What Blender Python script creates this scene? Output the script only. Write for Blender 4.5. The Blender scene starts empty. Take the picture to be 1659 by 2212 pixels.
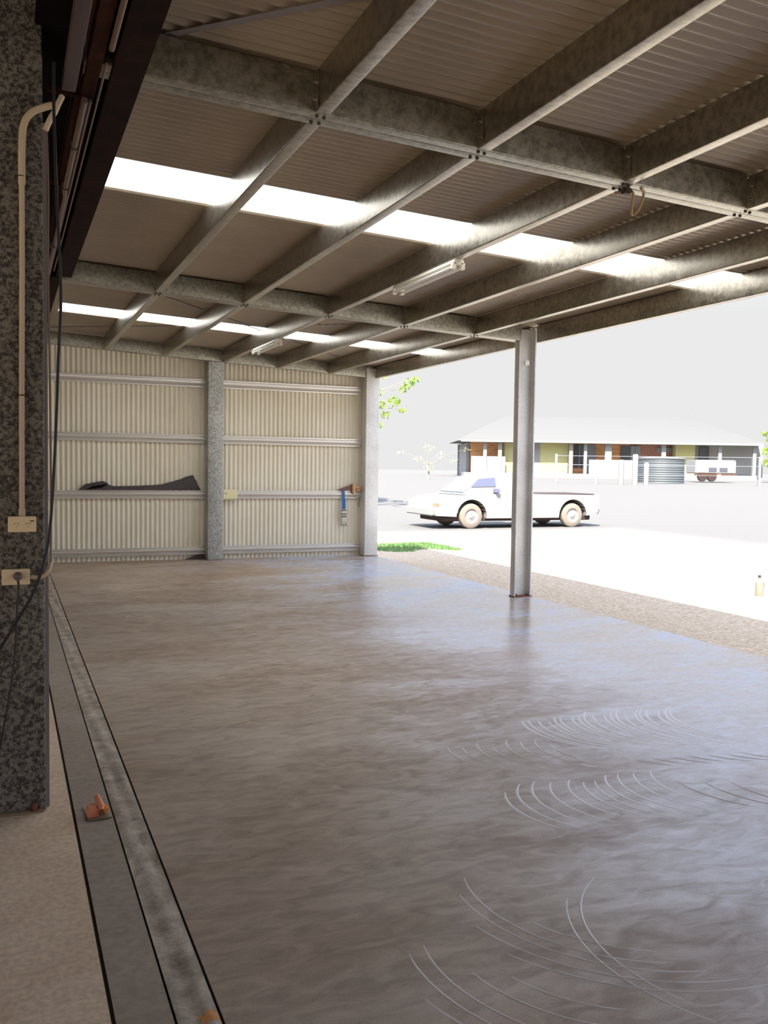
import bpy, bmesh, math, random
from mathutils import Vector, Matrix
random.seed(7)
C = bpy.context.scene
COL = C.collection

# ------------------------------------------------------------------ camera
YAW, PITCH, ROLL, FPX, CAMH = 0.397435, -0.051809, 0.014503, 1948.787, 1.6
def cam_setup():
    cy, sy, cp, sp = math.cos(YAW), math.sin(YAW), math.cos(PITCH), math.sin(PITCH)
    f = Vector((sy*cp, cy*cp, sp)); r = Vector((cy, -sy, 0)); u = r.cross(f)
    c, s = math.cos(ROLL), math.sin(ROLL)
    r2 = c*r + s*u; u2 = -s*r + c*u
    cam = bpy.data.cameras.new('camera'); o = bpy.data.objects.new('camera', cam); COL.objects.link(o)
    M = Matrix((r2, u2, -f)).transposed().to_4x4(); M.translation = (0, 0, CAMH)
    o.matrix_world = M
    cam.sensor_fit = 'VERTICAL'; cam.sensor_height = 24.0; cam.lens = 24.0*FPX/2212.0
    cam.clip_start = 0.05; cam.clip_end = 500
    C.camera = o
cam_setup()

# ------------------------------------------------------------------ sky
w = bpy.data.worlds.new('sky'); C.world = w; w.use_nodes = True
nt = w.node_tree; nt.nodes.clear()
tc = nt.nodes.new('ShaderNodeTexCoord'); sx = nt.nodes.new('ShaderNodeSeparateXYZ')
mr = nt.nodes.new('ShaderNodeMapRange'); mr.interpolation_type = 'SMOOTHSTEP'
mr.inputs['From Min'].default_value = 0.155; mr.inputs['From Max'].default_value = 0.36
mx = nt.nodes.new('ShaderNodeMix'); mx.data_type = 'RGBA'
mx.inputs[6].default_value = (0.83, 0.83, 0.83, 1); mx.inputs[7].default_value = (1.75, 2.05, 2.75, 1)
bg = nt.nodes.new('ShaderNodeBackground'); bg.inputs[1].default_value = 1.0
wo = nt.nodes.new('ShaderNodeOutputWorld')
nt.links.new(tc.outputs['Generated'], sx.inputs[0]); nt.links.new(sx.outputs[2], mr.inputs[0])
nt.links.new(mr.outputs[0], mx.inputs[0]); nt.links.new(mx.outputs[2], bg.inputs[0]); nt.links.new(bg.outputs[0], wo.inputs[0])

# ------------------------------------------------------------------ sun (behind the old shed, over the roof)
sl = bpy.data.lights.new('sun', 'SUN'); sl.energy = 15.0; sl.angle = math.radians(0.6); sl.color = (1, 0.96, 0.88)
so = bpy.data.objects.new('sun', sl); COL.objects.link(so)
so.rotation_euler = Vector((0.5, 0.6, -1.0)).to_track_quat('-Z', 'Y').to_euler()
so.location = (-20, -24, 40)

# ------------------------------------------------------------------ exposure
v = C.view_settings
v.view_transform = 'Standard'; v.look = 'None'; v.exposure = 0.0; v.gamma = 1.0; v.use_curve_mapping = False

# ================================================================== materials
def mat(name, col=(.5, .5, .5), rough=.6, metal=0.0, spec=.5):
    m = bpy.data.materials.new(name); m.use_nodes = True
    b = m.node_tree.nodes['Principled BSDF']
    b.inputs['Base Color'].default_value = (*col, 1); b.inputs['Roughness'].default_value = rough
    b.inputs['Metallic'].default_value = metal; b.inputs['Specular IOR Level'].default_value = spec
    return m
def N(m, t, **kw):
    n = m.node_tree.nodes.new(t)
    for k, val in kw.items():
        if k in n.inputs: n.inputs[k].default_value = val
        else: setattr(n, k, val)
    return n
def L(m, a, b): m.node_tree.links.new(a, b)
def ramp(m, src, stops):
    r = N(m, 'ShaderNodeValToRGB'); cr = r.color_ramp
    while len(cr.elements) < len(stops): cr.elements.new(0.5)
    for e, (p, c) in zip(cr.elements, stops):
        e.position = p; e.color = (*c, 1) if len(c) == 3 else c
    L(m, src, r.inputs[0]); return r
def coords(m, scale=(1, 1, 1)):
    t = N(m, 'ShaderNodeNewGeometry'); mp = N(m, 'ShaderNodeMapping'); mp.inputs['Scale'].default_value = scale
    L(m, t.outputs['Position'], mp.inputs[0]); return mp.outputs[0]
def P(m): return m.node_tree.nodes['Principled BSDF']
def noise(m, vec, scale, detail=4, rough=.55, dist=0):
    n = N(m, 'ShaderNodeTexNoise', Scale=scale, Detail=detail, Roughness=rough, Distortion=dist); L(m, vec, n.inputs['Vector']); return n
def bump(m, h, strength=.3, dist=.01, prev=None):
    b = N(m, 'ShaderNodeBump', Strength=strength, Distance=dist); L(m, h, b.inputs['Height'])
    if prev is not None: L(m, prev, b.inputs['Normal'])
    return b.outputs[0]

def galv(name, a, b_, scale, metal=.55, rough=.42, contrast=(.25, .75)):
    """spangled zinc coating: crystals of slightly different greys"""
    m = mat(name, a, rough, metal)
    vec = coords(m)
    n1 = noise(m, vec, scale, 3, .7); n2 = noise(m, vec, 2.2, 3)
    r = ramp(m, n1.outputs[0], [(contrast[0], a), (contrast[1], b_)])
    mixn = N(m, 'ShaderNodeMix', data_type='RGBA', blend_type='MULTIPLY'); mixn.inputs[0].default_value = .5
    r2 = ramp(m, n2.outputs[0], [(.35, (.72, .7, .66)), (.65, (1.1, 1.1, 1.1))])
    L(m, r.outputs[0], mixn.inputs[6]); L(m, r2.outputs[0], mixn.inputs[7]); L(m, mixn.outputs[2], P(m).inputs['Base Color'])
    rr = N(m, 'ShaderNodeMapRange'); rr.inputs[3].default_value = rough-.1; rr.inputs[4].default_value = rough+.15
    L(m, n1.outputs[0], rr.inputs[0]); L(m, rr.outputs[0], P(m).inputs['Roughness'])
    return m
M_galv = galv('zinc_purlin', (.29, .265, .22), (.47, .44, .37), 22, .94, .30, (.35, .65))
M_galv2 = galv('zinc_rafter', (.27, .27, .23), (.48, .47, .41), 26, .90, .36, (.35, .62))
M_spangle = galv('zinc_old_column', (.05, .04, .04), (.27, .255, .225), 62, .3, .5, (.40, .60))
M_post = galv('zinc_post_lit', (.58, .58, .57), (.84, .84, .84), 46, .35, .36)  # paler zinc copy: light from the open side is put into its colour
M_wcol = galv('zinc_wall_column', (.26, .27, .26), (.56, .57, .56), 52, .45, .40, (.40, .60))
M_trimz = mat('zinc_trim', (.34, .32, .33), .5, .3)
M_girt = mat('zinc_girt', (.78, .76, .72), .33, .55)

M_wall = mat('cream_sheet', (.80, .74, .58), .42)
vec = coords(M_wall); n = noise(M_wall, vec, 1.3, 3)
r = ramp(M_wall, n.outputs[0], [(.3, (.76, .70, .55)), (.7, (.84, .79, .66))]); L(M_wall, r.outputs[0], P(M_wall).inputs['Base Color'])

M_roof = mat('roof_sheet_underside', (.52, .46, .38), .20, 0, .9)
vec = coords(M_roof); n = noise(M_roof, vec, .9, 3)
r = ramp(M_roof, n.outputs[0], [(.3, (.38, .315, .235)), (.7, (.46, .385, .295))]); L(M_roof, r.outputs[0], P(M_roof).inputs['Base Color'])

M_sky = bpy.data.materials.new('translucent_sheet'); M_sky.use_nodes = True
_n = M_sky.node_tree; _n.nodes.clear()
_t = _n.nodes.new('ShaderNodeBsdfTranslucent'); _t.inputs[0].default_value = (.97, .94, .86, 1)
_o = _n.nodes.new('ShaderNodeOutputMaterial'); _n.links.new(_t.outputs[0], _o.inputs[0])

# wet fresh concrete
M_floor = mat('fresh_concrete', (.3, .25, .2), .4)
vec = coords(M_floor); m = M_floor
vs = coords(m, (.55, 1.3, 1))
nb = noise(m, vs, .9, 5, .6, .6); ns = noise(m, coords(m, (1, 2.2, 1)), 5.5, 5, .6, 1.0); nf = noise(m, vec, 160, 2)
r1 = ramp(m, nb.outputs[0], [(.36, (.37, .26, .165)), (.64, (.51, .41, .31))])
r2 = ramp(m, ns.outputs[0], [(.30, (.74, .71, .68)), (.70, (1.16, 1.16, 1.18))])
r3 = ramp(m, nf.outputs[0], [(.30, (.84, .84, .84)), (.70, (1.14, 1.14, 1.14))])
mu = N(m, 'ShaderNodeMix', data_type='RGBA', blend_type='MULTIPLY'); mu.inputs[0].default_value = 1
mu2 = N(m, 'ShaderNodeMix', data_type='RGBA', blend_type='MULTIPLY'); mu2.inputs[0].default_value = .7
L(m, r1.outputs[0], mu.inputs[6]); L(m, r2.outputs[0], mu.inputs[7]); L(m, mu.outputs[2], mu2.inputs[6]); L(m, r3.outputs[0], mu2.inputs[7])
L(m, mu2.outputs[2], P(m).inputs['Base Color'])
ad = N(m, 'ShaderNodeMath', operation='ADD'); L(m, nb.outputs[0], ad.inputs[0]); L(m, ns.outputs[0], ad.inputs[1])
# wet gloss starts past the hand-trowelled margin beside the joint
geo = N(m, 'ShaderNodeNewGeometry'); sp = N(m, 'ShaderNodeSeparateXYZ'); L(m, geo.outputs['Position'], sp.inputs[0])
wob = noise(m, vec, 2.0, 3); wm = N(m, 'ShaderNodeMath', operation='MULTIPLY_ADD'); wm.inputs[1].default_value = .35
L(m, wob.outputs[0], wm.inputs[0]); L(m, sp.outputs[0], wm.inputs[2])
edge = N(m, 'ShaderNodeMapRange', interpolation_type='SMOOTHSTEP'); edge.inputs[1].default_value = 1.10; edge.inputs[2].default_value = 1.55
L(m, wm.outputs[0], edge.inputs[0])
rg = N(m, 'ShaderNodeMapRange'); rg.inputs[1].default_value = .75; rg.inputs[2].default_value = 1.25; rg.inputs[3].default_value = .55; rg.inputs[4].default_value = .30
L(m, ad.outputs[0], rg.inputs[0])
rmix = N(m, 'ShaderNodeMix', data_type='FLOAT'); L(m, edge.outputs[0], rmix.inputs[0]); rmix.inputs[2].default_value = .62; L(m, rg.outputs[0], rmix.inputs[3])
rpool = N(m, 'ShaderNodeMath', operation='MULTIPLY'); L(m, rmix.outputs[0], rpool.inputs[0]); rgl = N(m, 'ShaderNodeMapRange', interpolation_type='SMOOTHSTEP'); rgl.inputs[1].default_value = 2.6; rgl.inputs[2].default_value = 5.4; rgl.inputs[3].default_value = 1.0; rgl.inputs[4].default_value = .38; L(m, wm.outputs[0], rgl.inputs[0]); L(m, rgl.outputs[0], rpool.inputs[1])
L(m, rpool.outputs[0], P(m).inputs['Roughness'])
P(m).inputs['Specular IOR Level'].default_value = .7
P(m).inputs['Specular Tint'].default_value = (.72, .84, 1.0, 1)  # blue tint painted into the reflections
P(m).inputs['Sheen Tint'].default_value = (.56, .72, 1.0, 1); P(m).inputs['Sheen Roughness'].default_value = .35  # bluish outdoor glare painted on as a tinted sheen
sw = N(m, 'ShaderNodeMath', operation='MULTIPLY'); sw.inputs[1].default_value = 1.25
glare_x = N(m, 'ShaderNodeMapRange', interpolation_type='SMOOTHSTEP'); glare_x.inputs[1].default_value = 1.4; glare_x.inputs[2].default_value = 5.6; L(m, wm.outputs[0], glare_x.inputs[0])  # painted glare grows towards the open side
wet = N(m, 'ShaderNodeMapRange', interpolation_type='SMOOTHSTEP'); wet.inputs[1].default_value = .90; wet.inputs[2].default_value = 1.22; wet.inputs[3].default_value = .04; L(m, ad.outputs[0], wet.inputs[0])  # noise that breaks the painted glare into patches
ew = N(m, 'ShaderNodeMath', operation='MULTIPLY'); L(m, glare_x.outputs[0], ew.inputs[0]); L(m, wet.outputs[0], ew.inputs[1]); L(m, ew.outputs[0], sw.inputs[0]); L(m, sw.outputs[0], P(m).inputs['Sheen Weight'])
b1 = bump(m, nf.outputs[0], .10, .002); b2 = bump(m, ns.outputs[0], .35, .006, b1)
L(m, b2, P(m).inputs['Normal'])

def concrete(name, a, b_, sc, rough, bs=.2):
    m = mat(name, a, rough); vec = coords(m)
    n1 = noise(m, vec, sc, 6, .65, .4); n2 = noise(m, vec, sc*14, 3)
    r = ramp(m, n1.outputs[0], [(.32, a), (.68, b_)]); r2 = ramp(m, n2.outputs[0], [(.35, (.86,)*3), (.65, (1.1,)*3)])
    mu = N(m, 'ShaderNodeMix', data_type='RGBA', blend_type='MULTIPLY'); mu.inputs[0].default_value = 1
    L(m, r.outputs[0], mu.inputs[6]); L(m, r2.outputs[0], mu.inputs[7]); L(m, mu.outputs[2], P(m).inputs['Base Color'])
    L(m, bump(m, n1.outputs[0], bs, .01), P(m).inputs['Normal'])
    return m
M_oldslab = concrete('old_concrete', (.72, .53, .35), (.86, .68, .48), 3.0, .75)
M_smooth = concrete('trowelled_strip', (.33, .26, .19), (.40, .33, .26), 2.0, .5, .05)
M_rough = concrete('messy_edge', (.24, .18, .13), (.62, .53, .42), 7.0, .42, .8)
m = M_rough; vv = N(m, 'ShaderNodeNewGeometry'); dn = N(m, 'ShaderNodeVectorMath', operation='DISTANCE'); dn.inputs[1].default_value = (.535, 2.52, 0); L(m, vv.outputs['Position'], dn.inputs[0])
nz = noise(m, coords(m), 45, 3); am = N(m, 'ShaderNodeMath', operation='MULTIPLY_ADD'); am.inputs[1].default_value = .10; L(m, nz.outputs[0], am.inputs[0]); L(m, dn.outputs['Value'], am.inputs[2])
lt = N(m, 'ShaderNodeMath', operation='LESS_THAN'); lt.inputs[1].default_value = .078; L(m, am.outputs[0], lt.inputs[0])
om = N(m, 'ShaderNodeMix', data_type='RGBA'); L(m, lt.outputs[0], om.inputs[0]); om.inputs[7].default_value = (.75, .30, .05, 1)
src_ = P(m).inputs['Base Color'].links[0].from_socket; L(m, src_, om.inputs[6]); L(m, om.outputs[2], P(m).inputs['Base Color'])
M_ridge = mat('ridge_highlight', (.68, .62, .58), .40)  # pale colour paints the light caught by the ridge slopes
M_groove = mat('groove_dark', (.03, .018, .012), .9)
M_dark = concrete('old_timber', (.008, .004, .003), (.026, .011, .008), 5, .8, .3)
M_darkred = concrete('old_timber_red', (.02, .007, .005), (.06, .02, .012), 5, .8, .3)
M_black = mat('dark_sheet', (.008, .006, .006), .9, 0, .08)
for m_ in (M_dark, M_darkred): P(m_).inputs['Specular IOR Level'].default_value = .08
M_oldch = mat('old_channel', (.085, .06, .065), .55, .3)
M_oldpipe = mat('old_pipe', (.15, .095, .07), .5, .1)
M_cond = mat('conduit_cream', (.62, .50, .36), .5)
M_gpo = mat('outlet_cream', (.93, .78, .52), .45)
M_gpo2 = mat('outlet_yellow', (.86, .80, .50), .5)
M_slot = mat('slot_dark', (.05, .035, .02), .7)
M_clip = mat('clip_dark', (.06, .04, .03), .6)
M_cable = mat('cable_black', (.012, .011, .018), .45)
M_cord = mat('cord_brown', (.03, .018, .014), .5)
M_plug = mat('plug_grey', (.16, .13, .13), .5)
M_rust = mat('rust', (.20, .07, .03), .8)
M_boltd = mat('bolt_dark', (.06, .045, .035), .6, .3)
M_white = mat('white_enamel', (.85, .82, .72), .35)
M_tube = mat('tube_glass', (.9, .9, .88), .2)
M_tarp = mat('tarp', (.07, .058, .058), .6)
n = noise(M_tarp, coords(M_tarp), 14, 4, .6, 1.5); L(M_tarp, bump(M_tarp, n.outputs[0], .8, .03), P(M_tarp).inputs['Normal'])
M_blue = mat('strap_blue', (.035, .14, .38), .7)
M_strapm = mat('buckle_steel', (.5, .48, .44), .4, .6)
M_bucket = mat('buckle_black', (.03, .03, .03), .5)
M_tool = mat('tool_brown', (.20, .09, .06), .6)
M_tool2 = mat('tool_tan', (.70, .42, .24), .6)
M_orange = mat('handle_orange', (.85, .30, .16), .5)
M_orange2 = mat('handle_orange_bright', (.95, .34, .05), .5)
M_blade = mat('blade_steel', (.30, .26, .20), .4, .4)
M_rubber = mat('rubber_tan', (.38, .25, .12), .6)

def leafmat(name, a, b_):
    m = mat(name, a, .5); vec = coords(m); n1 = noise(m, vec, 9, 2)
    r = ramp(m, n1.outputs[0], [(.4, a), (.6, b_)]); L(m, r.outputs[0], P(m).inputs['Base Color'])
    t = N(m, 'ShaderNodeBsdfTranslucent'); L(m, r.outputs[0], t.inputs[0])
    ms = N(m, 'ShaderNodeMixShader'); ms.inputs[0].default_value = .5
    L(m, P(m).outputs[0], ms.inputs[1]); L(m, t.outputs[0], ms.inputs[2])
    L(m, ms.outputs[0], m.node_tree.nodes['Material Output'].inputs[0]); return m
M_leaf = leafmat('leaf_green', (.10, .26, .03), (.62, .72, .10))
M_leafp = leafmat('leaf_pale', (.62, .66, .20), (.85, .85, .45))
M_bark = mat('bark', (.35, .30, .24), .9)
M_grass = leafmat('grass_blade', (.10, .24, .06), (.20, .36, .12))

# ground: brown fill beside the slab, pale dry yard further out
M_ground = mat('yard_ground', (.36, .33, .28), .95); m = M_ground
geo = N(m, 'ShaderNodeNewGeometry'); sp = N(m, 'ShaderNodeSeparateXYZ'); L(m, geo.outputs['Position'], sp.inputs[0])
nn = noise(m, coords(m), 1.6, 5, .65); n3 = noise(m, coords(m), 24, 5, .7)
wm = N(m, 'ShaderNodeMath', operation='MULTIPLY_ADD'); wm.inputs[1].default_value = 1.6; L(m, nn.outputs[0], wm.inputs[0]); L(m, sp.outputs[0], wm.inputs[2])
ed = N(m, 'ShaderNodeMapRange', interpolation_type='SMOOTHSTEP'); ed.inputs[1].default_value = 8.6; ed.inputs[2].default_value = 10.5; L(m, wm.outputs[0], ed.inputs[0])
rb = ramp(m, n3.outputs[0], [(.32, (.36, .25, .15)), (.68, (.76, .61, .44))])
rp = ramp(m, nn.outputs[0], [(.3, (.56, .50, .41)), (.7, (.62, .55, .46))])
mm = N(m, 'ShaderNodeMix', data_type='RGBA'); L(m, ed.outputs[0], mm.inputs[0]); L(m, rb.outputs[0], mm.inputs[6]); L(m, rp.outputs[0], mm.inputs[7])
fe = N(m, 'ShaderNodeMapRange', interpolation_type='SMOOTHSTEP'); fe.inputs[1].default_value = 0; fe.inputs[2].default_value = 6
fx = N(m, 'ShaderNodeMath', operation='SUBTRACT'); fx.inputs[1].default_value = 11; L(m, sp.outputs[0], fx.inputs[0])
fy = N(m, 'ShaderNodeMath', operation='SUBTRACT'); fy.inputs[1].default_value = 16; L(m, sp.outputs[1], fy.inputs[0])
fm = N(m, 'ShaderNodeMath', operation='MAXIMUM'); L(m, fx.outputs[0], fm.inputs[0]); L(m, fy.outputs[0], fm.inputs[1]); L(m, fm.outputs[0], fe.inputs[0])
mf = N(m, 'ShaderNodeMix', data_type='RGBA'); L(m, fe.outputs[0], mf.inputs[0]); L(m, mm.outputs[2], mf.inputs[6]); mf.inputs[7].default_value = (.152, .144, .132, 1)
L(m, mf.outputs[2], P(m).inputs['Base Color']); L(m, bump(m, n3.outputs[0], .6, .03), P(m).inputs['Normal'])

M_paint = mat('car_white', (.31, .30, .285), .5)
M_glassd = mat('car_glass', (.16, .17, .26), .12)
M_under = mat('car_under', (.05, .03, .025), .9)
M_tyre = mat('dusty_tyre', (.26, .215, .17), .9)
M_rim = mat('car_rim', (.30, .295, .285), .5, 0)
M_lamp = mat('car_lamp', (.5, .2, .1), .3)
def brick(name, a, b_, mo):
    m = mat(name, a, .85); bt = N(m, 'ShaderNodeTexBrick', Scale=1.0)
    bt.inputs['Color1'].default_value = (*a, 1); bt.inputs['Color2'].default_value = (*b_, 1); bt.inputs['Mortar'].default_value = (*mo, 1)
    bt.inputs['Brick Width'].default_value = .34; bt.inputs['Row Height'].default_value = .12; bt.inputs['Mortar Size'].default_value = .012
    t = N(m, 'ShaderNodeTexCoord'); mp = N(m, 'ShaderNodeMapping'); mp.inputs['Rotation'].default_value = (math.pi/2, 0, 0)
    L(m, t.outputs['Object'], mp.inputs[0]); L(m, mp.outputs[0], bt.inputs['Vector']); L(m, bt.outputs[0], P(m).inputs['Base Color']); return m
M_brick = brick('brick_orange', (.70, .27, .09), (.85, .40, .15), (.8, .6, .4))
M_brickr = brick('brick_red', (.34, .14, .09), (.42, .18, .12), (.5, .35, .28))
M_bricky = brick('brick_yellow', (.50, .46, .16), (.52, .48, .22), (.5, .48, .30))
M_hwhite = mat('house_white', (.30, .29, .275), .8)
M_hroof = mat('house_roof', (.135, .13, .12), .95)
M_hdark = mat('house_window', (.10, .10, .12), .2)
M_hgrey = mat('house_door', (.30, .31, .34), .5)
M_tank = mat('tank_zinc', (.115, .125, .13), .5, .1)
M_jug = mat('jug_plastic', (.22, .21, .17), .5)

# ================================================================== mesh helpers
class MB:
    def __init__(s): s.v = []; s.f = []; s.sm = []
    def add(s, vs, fs, smooth=False):
        o = len(s.v); s.v += [tuple(p) for p in vs]; s.f += [tuple(i+o for i in f) for f in fs]; s.sm += [smooth]*len(fs); return s
    def box(s, x0, x1, y0, y1, z0, z1, rz=0, c=None, bevel=0):
        vs = [(x, y, z) for z in (z0, z1) for y in (y0, y1) for x in (x0, x1)]
        if rz:
            cx, cy = c or ((x0+x1)/2, (y0+y1)/2); ca, sa = math.cos(rz), math.sin(rz)
            vs = [(cx+(x-cx)*ca-(y-cy)*sa, cy+(x-cx)*sa+(y-cy)*ca, z) for x, y, z in vs]
        return s.add(vs, [(0, 2, 3, 1), (4, 5, 7, 6), (0, 1, 5, 4), (2, 6, 7, 3), (0, 4, 6, 2), (1, 3, 7, 5)])
    def bbox(s, x0, x1, y0, y1, z0, z1, b):
        """box with bevelled edges"""
        bm = bmesh.new(); bmesh.ops.create_cube(bm, size=1)
        for vv in bm.verts: vv.co = Vector(((x0+x1)/2+vv.co.x*(x1-x0), (y0+y1)/2+vv.co.y*(y1-y0), (z0+z1)/2+vv.co.z*(z1-z0)))
        bmesh.ops.bevel(bm, geom=bm.edges[:], offset=b, segments=2, affect='EDGES')
        bm.verts.index_update(); s.add([vv.co[:] for vv in bm.verts], [[q.index for q in f.verts] for f in bm.faces]); bm.free(); return s
    def extrude(s, poly, o, u, v_, wd, caps=True, smooth=False):
        """closed 2D polygon in the u,v frame at o swept along wd"""
        o, u, v_, wd = Vector(o), Vector(u), Vector(v_), Vector(wd); n = len(poly)
        a = [o+u*p[0]+v_*p[1] for p in poly]; b = [p+wd for p in a]
        fs = [(i, (i+1) % n, n+(i+1) % n, n+i) for i in range(n)]
        s.add(a+b, fs, smooth)
        if caps: s.add(a+b, [tuple(range(n-1, -1, -1)), tuple(range(n, 2*n))])
        return s
    def tube(s, pts, r, seg=10, caps=True):
        pts = [Vector(p) for p in pts]; n = len(pts); rs = r if isinstance(r, (list, tuple)) else [r]*n
        vs = []; up = None
        for i, p in enumerate(pts):
            t = (pts[min(i+1, n-1)]-pts[max(i-1, 0)]).normalized()
            if up is None:
                up = t.orthogonal().normalized()
            up = (up-t*up.dot(t)).normalized(); q = t.cross(up)
            vs += [p+(up*math.cos(2*math.pi*k/seg)+q*math.sin(2*math.pi*k/seg))*rs[i] for k in range(seg)]
        fs = [(i*seg+k, i*seg+(k+1) % seg, (i+1)*seg+(k+1) % seg, (i+1)*seg+k) for i in range(n-1) for k in range(seg)]
        s.add(vs, fs, True)
        if caps: s.add(vs, [tuple(range(seg-1, -1, -1)), tuple((n-1)*seg+k for k in range(seg))])
        return s
    def lathe(s, prof, c, axis=(0, 0, 1), seg=24):
        c = Vector(c); ax = Vector(axis).normalized(); u = ax.orthogonal().normalized(); q = ax.cross(u); n = len(prof)
        vs = [c+ax*h+(u*math.cos(2*math.pi*k/seg)+q*math.sin(2*math.pi*k/seg))*max(r, 1e-5) for r, h in prof for k in range(seg)]
        fs = [(i*seg+k, i*seg+(k+1) % seg, (i+1)*seg+(k+1) % seg, (i+1)*seg+k) for i in range(n-1) for k in range(seg)]
        return s.add(vs, fs, True)
    def build(s, name, m, parent=None, loc=None):
        me = bpy.data.meshes.new(name); me.from_pydata(s.v, [], s.f)
        me.polygons.foreach_set('use_smooth', s.sm); me.materials.append(m)
        bm = bmesh.new(); bm.from_mesh(me); bmesh.ops.remove_doubles(bm, verts=bm.verts, dist=1e-5)
        bmesh.ops.recalc_face_normals(bm, faces=bm.faces); bm.to_mesh(me); bm.free()
        me.set_sharp_from_angle(angle=math.radians(40))
        o = bpy.data.objects.new(name, me); COL.objects.link(o)
        if parent: o.parent = parent
        if loc: o.location = loc
        return o
def ribbon(line, t):
    """open polyline -> closed thin polygon of thickness t on its left side"""
    n = len(line); off = []
    for i in range(n):
        d = Vector((0, 0))
        if i > 0: d += (Vector(line[i])-Vector(line[i-1])).normalized()
        if i < n-1: d += (Vector(line[i+1])-Vector(line[i])).normalized()
        d.normalize(); nrm = Vector((-d.y, d.x)); k = 1.0
        if 0 < i < n-1:
            d1 = (Vector(line[i])-Vector(line[i-1])).normalized(); k = 1/max(.5, abs(d.dot(d1)))
        off.append(tuple(Vector(line[i])+nrm*t*k))
    return [tuple(p) for p in line]+off[::-1]
def round_line(line, r, k=3):
    out = [line[0]]
    for i in range(1, len(line)-1):
        a, b, c = Vector(line[i-1]), Vector(line[i]), Vector(line[i+1])
        p = b+(a-b).normalized()*r; q = b+(c-b).normalized()*r
        for j in range(k+1):
            t = j/k; out.append(tuple(p*(1-t)**2+b*2*t*(1-t)+q*t*t))
    out.append(line[-1]); return out
def c_line(h, wd, lip, r=.006):
    """C profile in (u across, v up): web at u=0 from v=0..h, flanges to u=wd"""
    return round_line([(wd, lip), (wd, 0), (0, 0), (0, h), (wd, h), (wd, h-lip)], r)
def tag(o, label, cat, group=None, kind=None):
    if label: o['label'] = label
    if cat: o['category'] = cat
    if group: o['group'] = group
    if kind: o['kind'] = kind
    return o
def empty(name, loc=(0, 0, 0), label=None, cat=None, group=None, rz=0):
    o = bpy.data.objects.new(name, None); COL.objects.link(o); o.location = loc; o.rotation_euler = (0, 0, rz); o.empty_display_size = .1
    return tag(o, label, cat, group)
def struct(mb, name, m, label=None):
    o = mb.build(name, m); o['kind'] = 'structure'
    if label: o['label'] = label
    return o
def copy_tree(o, parent=None):
    c = o.copy(); COL.objects.link(c); c.parent = parent
    for ch in list(o.children): copy_tree(ch, c)
    return c

# ================================================================== geometry of the shed
def zb(x): return 3.37-.0478*(x-.62)          # underside of the roof frame
DEP = .20
R1, R2 = 4.33, 9.50                             # near faces of the two double rafters
RW = .155
WALLY = 14.95
XP = [1.42, 2.33, 3.28, 4.20, 5.11]             # purlin webs
XF = 5.97

# ---- ground
def terr(x, y):
    D = x*math.sin(YAW)+y*math.cos(YAW)
    t = min(1, max(0, (D-27.5)/14.5)); t = t*t*(3-2*t)
    t2 = min(1, max(0, (D-42)/20))
    return -.1+t*1.0+t2*.1
g = MB()
xs = [-80+4*i for i in range(52)]; ys = [-60+4*i for i in range(46)]
gv = [(x, y, terr(x, y)) for y in ys for x in xs]; nx = len(xs)
g.add(gv, [(j*nx+i, j*nx+i+1, (j+1)*nx+i+1, (j+1)*nx+i) for j in range(len(ys)-1) for i in range(nx-1)], True)
struct(g, 'ground', M_ground, 'pale dry yard with bare brown soil along the slab edge')

# ---- floors
f = MB(); f.box(.57, 6.0, -6.2, 15.02, -.25, 0)
# raised trowel arcs left in the wet surface
def arc(cx, cy, r, a0, a1, wd=.012, h=.0022, ry=1.0):
    n = max(10, int(abs(a1-a0)*r/.04)); vs = []; 
    for i in range(n+1):
        t = i/n; a = a0+(a1-a0)*t; k = math.sin(math.pi*t)**.6
        dx, dy = math.cos(a), math.sin(a)*ry; hh = h*k; ww = wd*(.35+.65*k)
        for q, z in ((-.5, -.0004), (0, hh), (.5, -.0004)):
            vs.append((cx+dx*(r+q*ww), cy+dy*(r+q*ww), z+.0002))
    fs = [(i*3+k, i*3+k+1, (i+1)*3+k+1, (i+1)*3+k) for i in range(n) for k in range(2)]
    f.add(vs, fs, True)
rnd = random.Random(3); A = math.radians
for i in range(20):                                                    # the long sweep of close arcs
    t = i/19
    arc(3.44+.98*t+rnd.uniform(-.008, .008), 4.60-.24*t, .50+.015*math.sin(i*1.7), A(150-28*t+rnd.uniform(-8, 8)), A(240+rnd.uniform(-10, 8)), .026, .0036)
for i in range(8): arc(2.70+.085*i, 4.36-.02*i, .42, A(152+rnd.uniform(-10, 10)), A(222+rnd.uniform(-12, 8)), .015, .0026)
for i in range(7): arc(3.62+.11*i, 4.22-.02*i, .5, A(205), A(236+rnd.uniform(-6, 6)), .014, .0026)
for i in range(11):                                                    # second sweep, wider apart
    t = i/10
    arc(2.60+.85*t, 3.56-.03*t, .41+.02*math.sin(i), A(138+rnd.uniform(-6, 8)), A(218+10*t+rnd.uniform(-8, 10)), .020, .0026)
for i in range(3): arc(3.62+.13*i, 3.52-.05*i, .46, A(160), A(228), .014, .0028)
for dr, a0, a1 in ((0, 160, 246), (.05, 172, 256), (.11, 190, 262), (.16, 205, 268), (-.07, 200, 246)):
    arc(2.22, 2.83, .62+dr, A(a0), A(a1), .013, .0022)
for dr, a0, a1 in ((0, 166, 226), (.06, 170, 214), (-.09, 186, 240), (-.18, 196, 244), (.12, 190, 222)):
    arc(1.88, 2.50, .62+dr, A(a0), A(a1), .012, .0020)
for dr, a0, a1 in ((0, 120, 208), (.05, 140, 216)): arc(2.42, 2.34, .60+dr, A(a0), A(a1), .013, .0022)
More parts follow.
